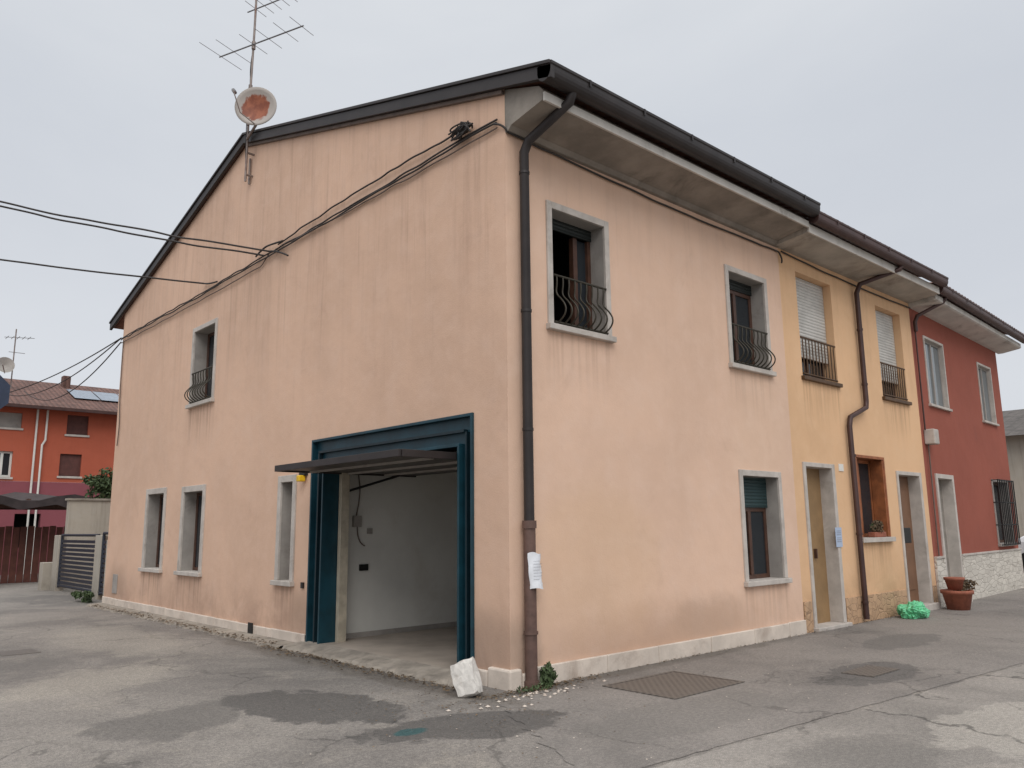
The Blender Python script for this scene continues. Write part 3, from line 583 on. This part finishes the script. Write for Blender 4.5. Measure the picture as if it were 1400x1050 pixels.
# ============================================================ BACKGROUND LEFT
og=empty('orange_house'); M_rolb=plain('roller_brown',S(86,50,44),.7)
def bgwin(tag,u0,u1,z0,z1,kind):
    if kind=='w': casement(tag,PB,u0,u1,z0,z1,.1,og,M_white,M_glass,1,.08)
    elif kind=='s': box(tag+'_roller',PB,u0,u1,.1,.13,z0,z1,M_rolb,og)
    elif kind=='p': box(tag+'_roller',PB,u0,u1,.1,.13,z0,z1,M_stone2,og)
    boxes(tag+'_trim',PB,[(u0-.06,u1+.06,-.05,.1,z0-.08,z0)],M_stone,og)
up_h=[(.35,1.25,5.62,6.22),(2.85,3.65,5.5,6.3),(.35,1.05,3.7,4.7),(2.7,3.5,3.8,4.7),(-4,-3.2,5.5,6.3),(-4,-3.2,3.75,4.7),(-7.5,-6.6,5.5,6.3)]
wall('upper_wall',PB,-10,12,3.55,6.6,up_h,M_ora,og); wall('lower_wall',PB,-10,12,-.1,3.548,[(-3.8,-2.9,.2,2.4),(1.3,2.2,1,2.3)],M_mag,og)
for i,(w,k) in enumerate(zip(up_h,'pswsswp')): bgwin('window_%d'%i,*w,k)
cavity('lower_room',PB,1.3,2.2,1,2.3,.3,1,M_dark,og,.02); cavity('lower_room_b',PB,-3.8,-2.9,.2,2.4,.3,1,M_dark,og,.02)
mesh('side_wall',[(12,30,-.1),(12,38,-.1),(12,38,6.6),(12,34,8.1),(12,30,6.6)],[(0,1,2,3,4)],M_ora,og)
mesh('roof',[(-10.5,29.4,6.50),(12.5,29.4,6.50),(12.5,34,8.2),(-10.5,34,8.2),(-10.5,38.6,6.5),(12.5,38.6,6.5),(-10.5,29.4,6.38),(12.5,29.4,6.38),(12.5,30,6.45),(-10.5,30,6.45)],[(0,1,2,3),(3,2,5,4),(0,1,7,6),(6,7,8,9)],M_roofbg,og)
for k in range(3):
    x=3.3+k*1.05; y0,y1=31.0,32.6; f=lambda y:6.5+(y-29.4)*1.7/4.6+.08
    mesh('solar_panel_%d'%k,[(x,y0,f(y0)),(x+1,y0,f(y0)),(x+1,y1,f(y1)),(x,y1,f(y1))],[(0,1,2,3)],M_solar,og)
boxes('chimneys',PF,[(3.3,3.6,33.2,33.6,7.8,8.45),(-.3,.3,32,32.5,7.4,8.2)],M_roofbg,og)
boxes('gutter',PF,[(-10.5,12.5,29.28,29.4,6.36,6.48)],M_gut2,og)
tubes('white_downpipes',[[(1.75,29.9,6.4),(1.75,29.9,0)],[(2.1,29.9,6.4),(2.1,29.9,5.2),(2.0,29.9,5.0),(2.0,29.9,0)]],.04,M_white,og)
a2=empty('tv_antenna'); tubes('mast',[[(1.1,32,7.4),(1.1,32,10)]],.025,M_galv,a2)
tubes('elements',[[(.7,32,9.6),(1.8,32,9.7)]]+[[(.8+.2*i,31.7,9.6+.02*i),(.8+.2*i,32.3,9.6+.02*i)] for i in range(5)]+[[(.9,32,9.0),(1.5,32,9.0)]],.012,M_alu,a2)
d2=empty('satellite_dish'); V=[(.75,31.7,8.35)]+[(.75+.34*math.cos(s/20*6.283),31.6+.1*math.sin(s/20*6.283)-.08,8.35+.34*math.sin(s/20*6.283)) for s in range(20)]
mesh('reflector',V,[(0,1+s,1+(s+1)%20) for s in range(20)],M_stone2,d2); tubes('mount',[[(.75,31.75,8.35),(1.1,32,8.2)],[(.75,31.5,8.0),(.6,31.2,8.3)]],.02,M_galv,d2)
gw=empty('garden_wall'); boxes('rendered_wall',PF,[(.75,9,20.0,20.25,-.1,2.5)],M_beige,gw); boxes('wall_cap',PF,[(.70,9,19.95,20.3,2.501,2.56)],M_kerb,gw)
boxes('side_wall',PF,[(.3,.5,15.0,15.5,-.1,1.5),(.3,.5,18.9,19.4,-.1,1.5),(.1,.6,19.5,19.9,-.1,.75),(.02,.3,13.47,13.6,-.1,1.4)],M_beige,gw,.01)
M_gutb=plain('gate_navy',S(34,38,50),.5)
def gate(name,y0,y1,x,h):
    g=empty(name); L=[[(x,y0,.1),(x,y0,h)],[(x,y1,.1),(x,y1,h)],[(x,y0,h),(x,y1,h)],[(x,y0,.15),(x,y1,.15)]]
    tubes('frame',L,.035,M_gutb,g)
    boxes('slats',PF,[(x-.012,x+.012,y0+.05,y1-.05,.2+.11*k,.2+.11*k+.075) for k in range(int((h-.25)/.11))],M_gutb,g)
gate('iron_gate',15.5,18.9,.38,1.5); gate('iron_gate',13.62,14.95,.34,1.55)
leaves('bush',(2.0,20.5,2.95),(1.0,.5,.55),3000,.07,M_leaf,None,11,nl=14)
wf=empty('wooden_fence'); boxes('boards',PF,[(-3+.21*k,-3+.21*k+.19,24.0,24.03,0,1.75+.02*(k%3)) for k in range(26)],plain('fence_brown',S(90,50,40),.7,var=.25,scale=3),wf); boxes('posts',PF,[(-3.1,-2.98,23.95,24.1,0,1.9),(2.48,2.6,23.95,24.1,0,1.9)],M_wood,wf)
pg=empty('pergola'); boxes('beams',PF,[(-4,2.2,23.0,23.12,2.35,2.5),(-4,2.2,25.5,25.62,2.35,2.5)]+[(-4+.6*k,-3.9+.6*k,22.6,26,2.5,2.62) for k in range(11)],M_wood,pg); boxes('posts',PF,[(2.0,2.12,23,23.12,0,2.35),(-4,-3.88,23,23.12,0,2.35)],M_wood,pg)
M_can=plain('canopy_dark',S(58,50,50),.9,var=.3,scale=3)
mesh('canopy',[(-4+.5*i,22.5+3.6*j,2.66+.12*math.sin(i*1.3+j*2)+.2*j) for j in range(2) for i in range(14)]+[(-4+.5*i,22.5,2.36+.10*math.sin(i*2.1)) for i in range(14)],[(i,i+1,i+15,i+14) for i in range(13)]+[(i,i+1,i+29,i+28) for i in range(13)],M_can,pg)
leaves('weeds',(-.1,14.6,.10),(.22,.7,.14),500,.045,M_leaf,None,21,up=1.5)
rs=empty('road_sign'); V=[]
for yy in (6.0,6.02):
    V+=[(-3.77+.31*math.cos(a),yy,3.40+.31*math.sin(a)) for a in [math.pi/8+i*math.pi/4 for i in range(8)]]
mesh('plate',V,[tuple(range(8)),tuple(range(8,16))]+[(i,(i+1)%8,8+(i+1)%8,8+i) for i in range(8)],plain('sign_navy',S(44,56,78),.5),rs)
tubes('post',[[(-3.77,6.06,0),(-3.77,6.06,3.75)]],.03,M_galv,rs)
# ============================================================ FAR RIGHT
bh=empty('beige_house'); PX=lambda u,d,z:(30+d,u,z)
bw_=[(2.2,3.2,2.9,4.1),(4,5,.9,2.2),(-1.5,-.5,2.9,4.1),(-1.5,-.5,.9,2.2)]
wall('street_wall',PX,-6,9,-.1,4.9,bw_,M_beige,bh)
for k,q in enumerate(bw_): cavity('room_%d'%k,PX,*q,.3,.8,M_dark,bh,.02); casement('window_%d'%k,PX,*q,.1,bh,M_wood,M_glassl)
mesh('side_walls',[(30,-6,-.1),(40,-6,-.1),(40,-6,4.9),(35,-6,6.3),(30,-6,4.9),(30,9,-.1),(40,9,-.1),(40,9,4.9),(35,9,6.3),(30,9,4.9)],[(0,1,2,3,4),(5,6,7,8,9)],M_beige,bh)
mesh('roof',[(29.4,-6.4,4.85),(29.4,9.4,4.85),(35,9.4,6.5),(35,-6.4,6.5),(40.6,-6.4,4.85),(40.6,9.4,4.85)],[(0,1,2,3),(3,2,5,4)],M_roofg,bh)
car=empty('parked_car'); M_car=plain('car_white',S(210,210,212),.25,var=.02)
prof=[(-2.1,.35),(-2.1,.75),(-1.95,.92),(-1.2,1.0),(-.55,1.42),(.9,1.45),(1.75,1.0),(2.05,.9),(2.1,.4)]
def carP(l,w,z): return (24+w, .55+l*.9, z)
n=len(prof); Vl=[]
for w in (-.85,.85):
    for (l,z) in prof: Vl.append(carP(l,w*(1 if z<1.05 else .82),z))
mesh('body',Vl,[tuple(range(n)),tuple(range(n,2*n))]+[(i,(i+1)%n,n+(i+1)%n,n+i) for i in range(n)],M_car,car,bevel=.06)
for w in (-.855,.855):
    mesh('side_glass',[carP(-.95,w*.95,1.05),carP(1.5,w*.95,1.05),carP(.85,w*.86,1.38),carP(-.5,w*.86,1.36)],[(0,1,2,3)],M_glass,car)
for l in (-1.35,1.35):
    for w in (-.8,.8):
        V=[]
        for ww in (w-.1,w+.1): V+=[carP(l+.33*math.cos(a)/.9,ww,.33+.33*math.sin(a)) for a in [i/20*6.283 for i in range(20)]]
        mesh('wheel',V,[tuple(range(20)),tuple(range(20,40))]+[(i,(i+1)%20,20+(i+1)%20,20+i) for i in range(20)],M_black,car)

# ============================================================ GROUND
M_as1=asphalt('asphalt_side_street',S(112,107,103),S(138,132,126),S(158,150,140),crack=.55,sandamt=.5)
M_as2=asphalt('asphalt_pavement',S(116,111,107),S(135,129,124),S(150,143,136),crack=.55,sandamt=.35,seed=0)
M_as3=asphalt('asphalt_road',S(126,121,116),S(148,142,136),S(166,158,150),crack=.9,sandamt=.5,seed=9)
sheet('ground',[(-200,-200),(200,-200),(200,200),(-200,200)],-.004,M_as1)
rd=random.Random(8)
def ragged(a,b,n,j): return [(a[0]+(b[0]-a[0])*i/n+rd.uniform(-j,j)*(0<i<n),a[1]+(b[1]-a[1])*i/n+rd.uniform(-j,j)*(0<i<n)) for i in range(n+1)]
edge=ragged((-1.6,-2.53),(5.23,-3.06),60,.012)
sheet('pavement',ragged((-1.6,-2.53),(-.55,-.45),26,.05)[:-1]+ragged((-.55,-.45),(.2,-.02),10,.03)[:-1]+[(60,-.02),(60,-7.1)]+edge[::-1][:-1],0.0,M_as2)
edge2=ragged((-1.35,-2.60),(5.23,-3.12),60,.02)
sheet('road',edge2+[(60,-7.2),(60,-14),(-.5,-12)]+ragged((-.5,-12),(-1.35,-2.60),60,.06)[1:-1],0.0,M_as3)
mc=empty('access_cover'); box('plate',PF,.80,1.90,-1.40,-.58,-.02,.006,M_tread,mc); boxes('frame',PF,[(.76,.80,-1.44,-.54,-.02,.010),(1.90,1.94,-1.44,-.54,-.02,.010),(.80,1.90,-.58,-.54,-.02,.010),(.80,1.90,-1.44,-1.40,-.02,.010)],M_tread,mc)
mc=empty('manhole_cover'); box('plate',PF,3.1,3.75,-2.25,-1.9,-.02,.010,M_tread,mc)
mc=empty('manhole_cover'); box('plate',PF,-3.2,-2.75,6.4,6.9,-.02,.002,M_tread,mc)
def strip(name,y0,y1,N,w0,jw,zi,zo,seed,xin,mat=M_kerb):
    V=[];Fc=[];rd=random.Random(seed)
    for i in range(N+1):
        y=y0+(y1-y0)*i/N; w=w0+rd.uniform(-jw,jw); V+=[(-w-.05,y,-.02),(-w,y,zo+rd.uniform(-.012,.012)),(xin,y,zi)]
    for i in range(N):
        k=3*i; Fc+=[(k,k+1,k+4,k+3),(k+1,k+2,k+5,k+4)]
    mesh(name,V,Fc,mat)
strip('side_kerb_strip',4.3,13.5,80,.32,.05,.045,.03,5,-.03)
strip('garage_threshold',.50,4.27,40,.28,.04,.083,.035,6,.01)
def rock(name,c,s,rot,mat,seed=0):
    bm=bmesh.new(); bmesh.ops.create_cube(bm,size=1); bmesh.ops.subdivide_edges(bm,edges=bm.edges[:],cuts=4,use_grid_fill=True)
    for v in bm.verts:
        q=v.co.copy(); k=(q.length/.866)**2
        v.co=q*(1-.16*k)+mn.noise_vector(q*2.3+Vector((seed,0,0)))*.09+mn.noise_vector(q*6+Vector((seed,0,0)))*.04
    me=bpy.data.meshes.new(name); bm.to_mesh(me); bm.free(); o=bpy.data.objects.new(name,me); COL.objects.link(o); me.materials.append(mat)
    o.scale=s; o.rotation_euler=rot; o.location=c; return o
rock('stone_block',(-.50,.08,.155),(.17,.25,.35),(-.34,.20,.5),M_block,6)
V=[];Fc=[];rd=random.Random(12)
def chip(x,y,z,s):
    a=rd.uniform(0,6.28); k=len(V)
    V.extend([(x+s*math.cos(a),y+s*math.sin(a),z),(x-s*math.sin(a)*.6,y+s*math.cos(a)*.6,z+s*.5),(x-s*math.cos(a),y-s*math.sin(a),z),(x+s*math.sin(a)*.6,y-s*math.cos(a)*.6,z+s*.2)]); Fc.append((k,k+1,k+2,k+3))
for i in range(2400):
    if i<350: chip(rd.gauss(.15,.45),-.10-abs(rd.gauss(0,.14)),.008+rd.uniform(0,.015),rd.uniform(.006,.024))
    elif i<1000: chip(-.36-abs(rd.gauss(0,.10)),rd.uniform(.3,4.6),.008+rd.uniform(0,.02),rd.uniform(.006,.026))
    elif i<1650: chip(-.34+rd.gauss(0,.08),rd.uniform(4.5,13),.04,rd.uniform(.008,.028))
    elif i<1950: chip(rd.uniform(.5,9),-.05-abs(rd.gauss(0,.05)),.008,rd.uniform(.005,.018))
    else: chip(rd.gauss(-.8,.6),rd.gauss(-.1,.7),.008,rd.uniform(.004,.014))
mesh('fallen_leaves',V,Fc,M_leafd,None,recalc=False)
V=[];Fc=[]
for i in range(150):
    x=rd.gauss(-.05,.4); y=-.28-abs(rd.gauss(0,.13)); s=rd.uniform(.005,.022); k=len(V)
    if i>60: x=rd.uniform(-3,5); y=rd.uniform(-2.6,-.3); s=rd.uniform(.003,.010)
    V+=[(x-s,y-s,.004),(x+s,y-s*.7,.004),(x+s*.8,y+s,.004),(x-s*.7,y+s*.8,.004),(x,y,s*.9)]; Fc+=[(k,k+1,k+4),(k+1,k+2,k+4),(k+2,k+3,k+4),(k+3,k,k+4)]
mesh('rubble',V,Fc,M_marble)
leaves('weeds',(.40,-.14,.10),(.13,.10,.14),500,.028,M_leaf,None,31,up=1.2,nl=10)
leaves('weeds',(.12,-.22,.03),(.25,.06,.03),160,.02,M_leaf,None,32,up=.8)
leaves('dead_plant',(-.08,.55,.08),(.12,.25,.07),220,.03,M_leafd,None,33)
fp=empty('flower_pot')
def lathe(name,prof,c,mat,par,seg=28):
    V=[];Fc=[]
    for (r,z) in prof:
        for s in range(seg): a=s/seg*6.283; V.append((c[0]+r*math.cos(a),c[1]+r*math.sin(a),c[2]+z))
    for i in range(len(prof)-1):
        for s in range(seg): Fc.append((i*seg+s,i*seg+(s+1)%seg,(i+1)*seg+(s+1)%seg,(i+1)*seg+s))
    Fc.append(tuple(range(seg))); return mesh(name,V,Fc,mat,par,True)
lathe('pot_large',[(.19,0),(.25,.28),(.28,.29),(.28,.35),(.25,.35),(.24,.31),(.0,.30)],(10.82,-.42,0),M_terr,fp)
lathe('pot_small',[(.12,0),(.16,.17),(.18,.18),(.18,.22),(.16,.22),(.0,.19)],(10.80,-.40,.36),M_terr,fp)
leaves('dry_plant',(11.02,-.5,.42),(.25,.2,.12),220,.04,M_leafd,fp,41)
bm=bmesh.new(); bmesh.ops.create_icosphere(bm,subdivisions=5,radius=1)
for v in bm.verts:
    q=v.co.copy(); k=1+.35*mn.noise(q*1.6)+.26*abs(mn.noise(q*3.5))+.16*mn.noise(q*8); v.co=Vector((q.x*k*.27,q.y*k*.2,max(q.z*k*.16+.09,0.0)))
me=bpy.data.meshes.new('plastic_bag'); bm.to_mesh(me); bm.free(); o=bpy.data.objects.new('plastic_bag',me); COL.objects.link(o); me.materials.append(M_bag); o.location=(8.95,-.36,.003)

# ============================================================ SKY, SUN
w=bpy.data.worlds.new('World'); sc.world=w; w.use_nodes=True; nt=w.node_tree
for n in list(nt.nodes): nt.nodes.remove(n)
out=nd(nt,'ShaderNodeOutputWorld'); sky=nd(nt,'ShaderNodeTexSky'); sky.sky_type='NISHITA'; sky.sun_disc=False
sky.sun_elevation=math.radians(45); sky.sun_rotation=math.radians(215)
hs=nd(nt,'ShaderNodeHueSaturation'); hs.inputs['Saturation'].default_value=.25; nt.links.new(sky.outputs[0],hs.inputs['Color'])
bg1=nd(nt,'ShaderNodeBackground'); bg1.inputs[1].default_value=.02; nt.links.new(hs.outputs[0],bg1.inputs[0])
tc=nd(nt,'ShaderNodeTexCoord'); sp=nd(nt,'ShaderNodeSeparateXYZ'); nt.links.new(tc.outputs['Generated'],sp.inputs[0])
rp=nd(nt,'ShaderNodeValToRGB'); e=rp.color_ramp.elements; e[0].position=0; e[0].color=(.57,.59,.63,1); e[1].position=1; e[1].color=(1.95,1.98,2.0,1)
x=e.new(.45); x.color=(.575,.605,.655,1); x=e.new(.62); x.color=(.68,.705,.74,1)
nt.links.new(sp.outputs[2],rp.inputs[0])
nn=noise(nt,1.4,6,.55,(1,1,2.5),.3,'Generated'); cl=mixc(nt,rng(nt,nn,.3,.7),(.95,.955,.965,1),(1.05,1.045,1.035,1))
cc=mixc(nt,1.0,rp.outputs[0],cl,'MULTIPLY')
bg2=nd(nt,'ShaderNodeBackground'); bg2.inputs[1].default_value=.98; nt.links.new(cc,bg2.inputs[0])
ad=nd(nt,'ShaderNodeAddShader'); nt.links.new(bg1.outputs[0],ad.inputs[0]); nt.links.new(bg2.outputs[0],ad.inputs[1]); nt.links.new(ad.outputs[0],out.inputs[0])
sl=bpy.data.lights.new('sun','SUN'); sl.energy=1.3; sl.angle=math.radians(40); sl.color=(1,.97,.93)
so=bpy.data.objects.new('sun',sl); COL.objects.link(so); so.rotation_mode='QUATERNION'; so.rotation_quaternion=Vector((-.48,-.72,.85)).to_track_quat('Z','Y'); so.location=(-8,-10,12)
# ============================================================ CAMERA
yaw,pitch,roll=math.radians(47.632),math.radians(10.067),math.radians(-.630)
F=Vector((math.cos(yaw)*math.cos(pitch),math.sin(yaw)*math.cos(pitch),math.sin(pitch))); r=F.cross(Vector((0,0,1))).normalized(); u=r.cross(F)
c,s=math.cos(roll),math.sin(roll); r2=c*r+s*u; u2=-s*r+c*u
cam=bpy.data.cameras.new('camera'); co=bpy.data.objects.new('camera',cam); COL.objects.link(co)
co.matrix_world=Matrix(((r2.x,u2.x,-F.x,-5.635),(r2.y,u2.y,-F.y,-6.249),(r2.z,u2.z,-F.z,1.6),(0,0,0,1)))
cam.sensor_width=36; cam.lens=1098.3/1400*36; cam.clip_end=1000; cam.clip_start=.05
sc.camera=co
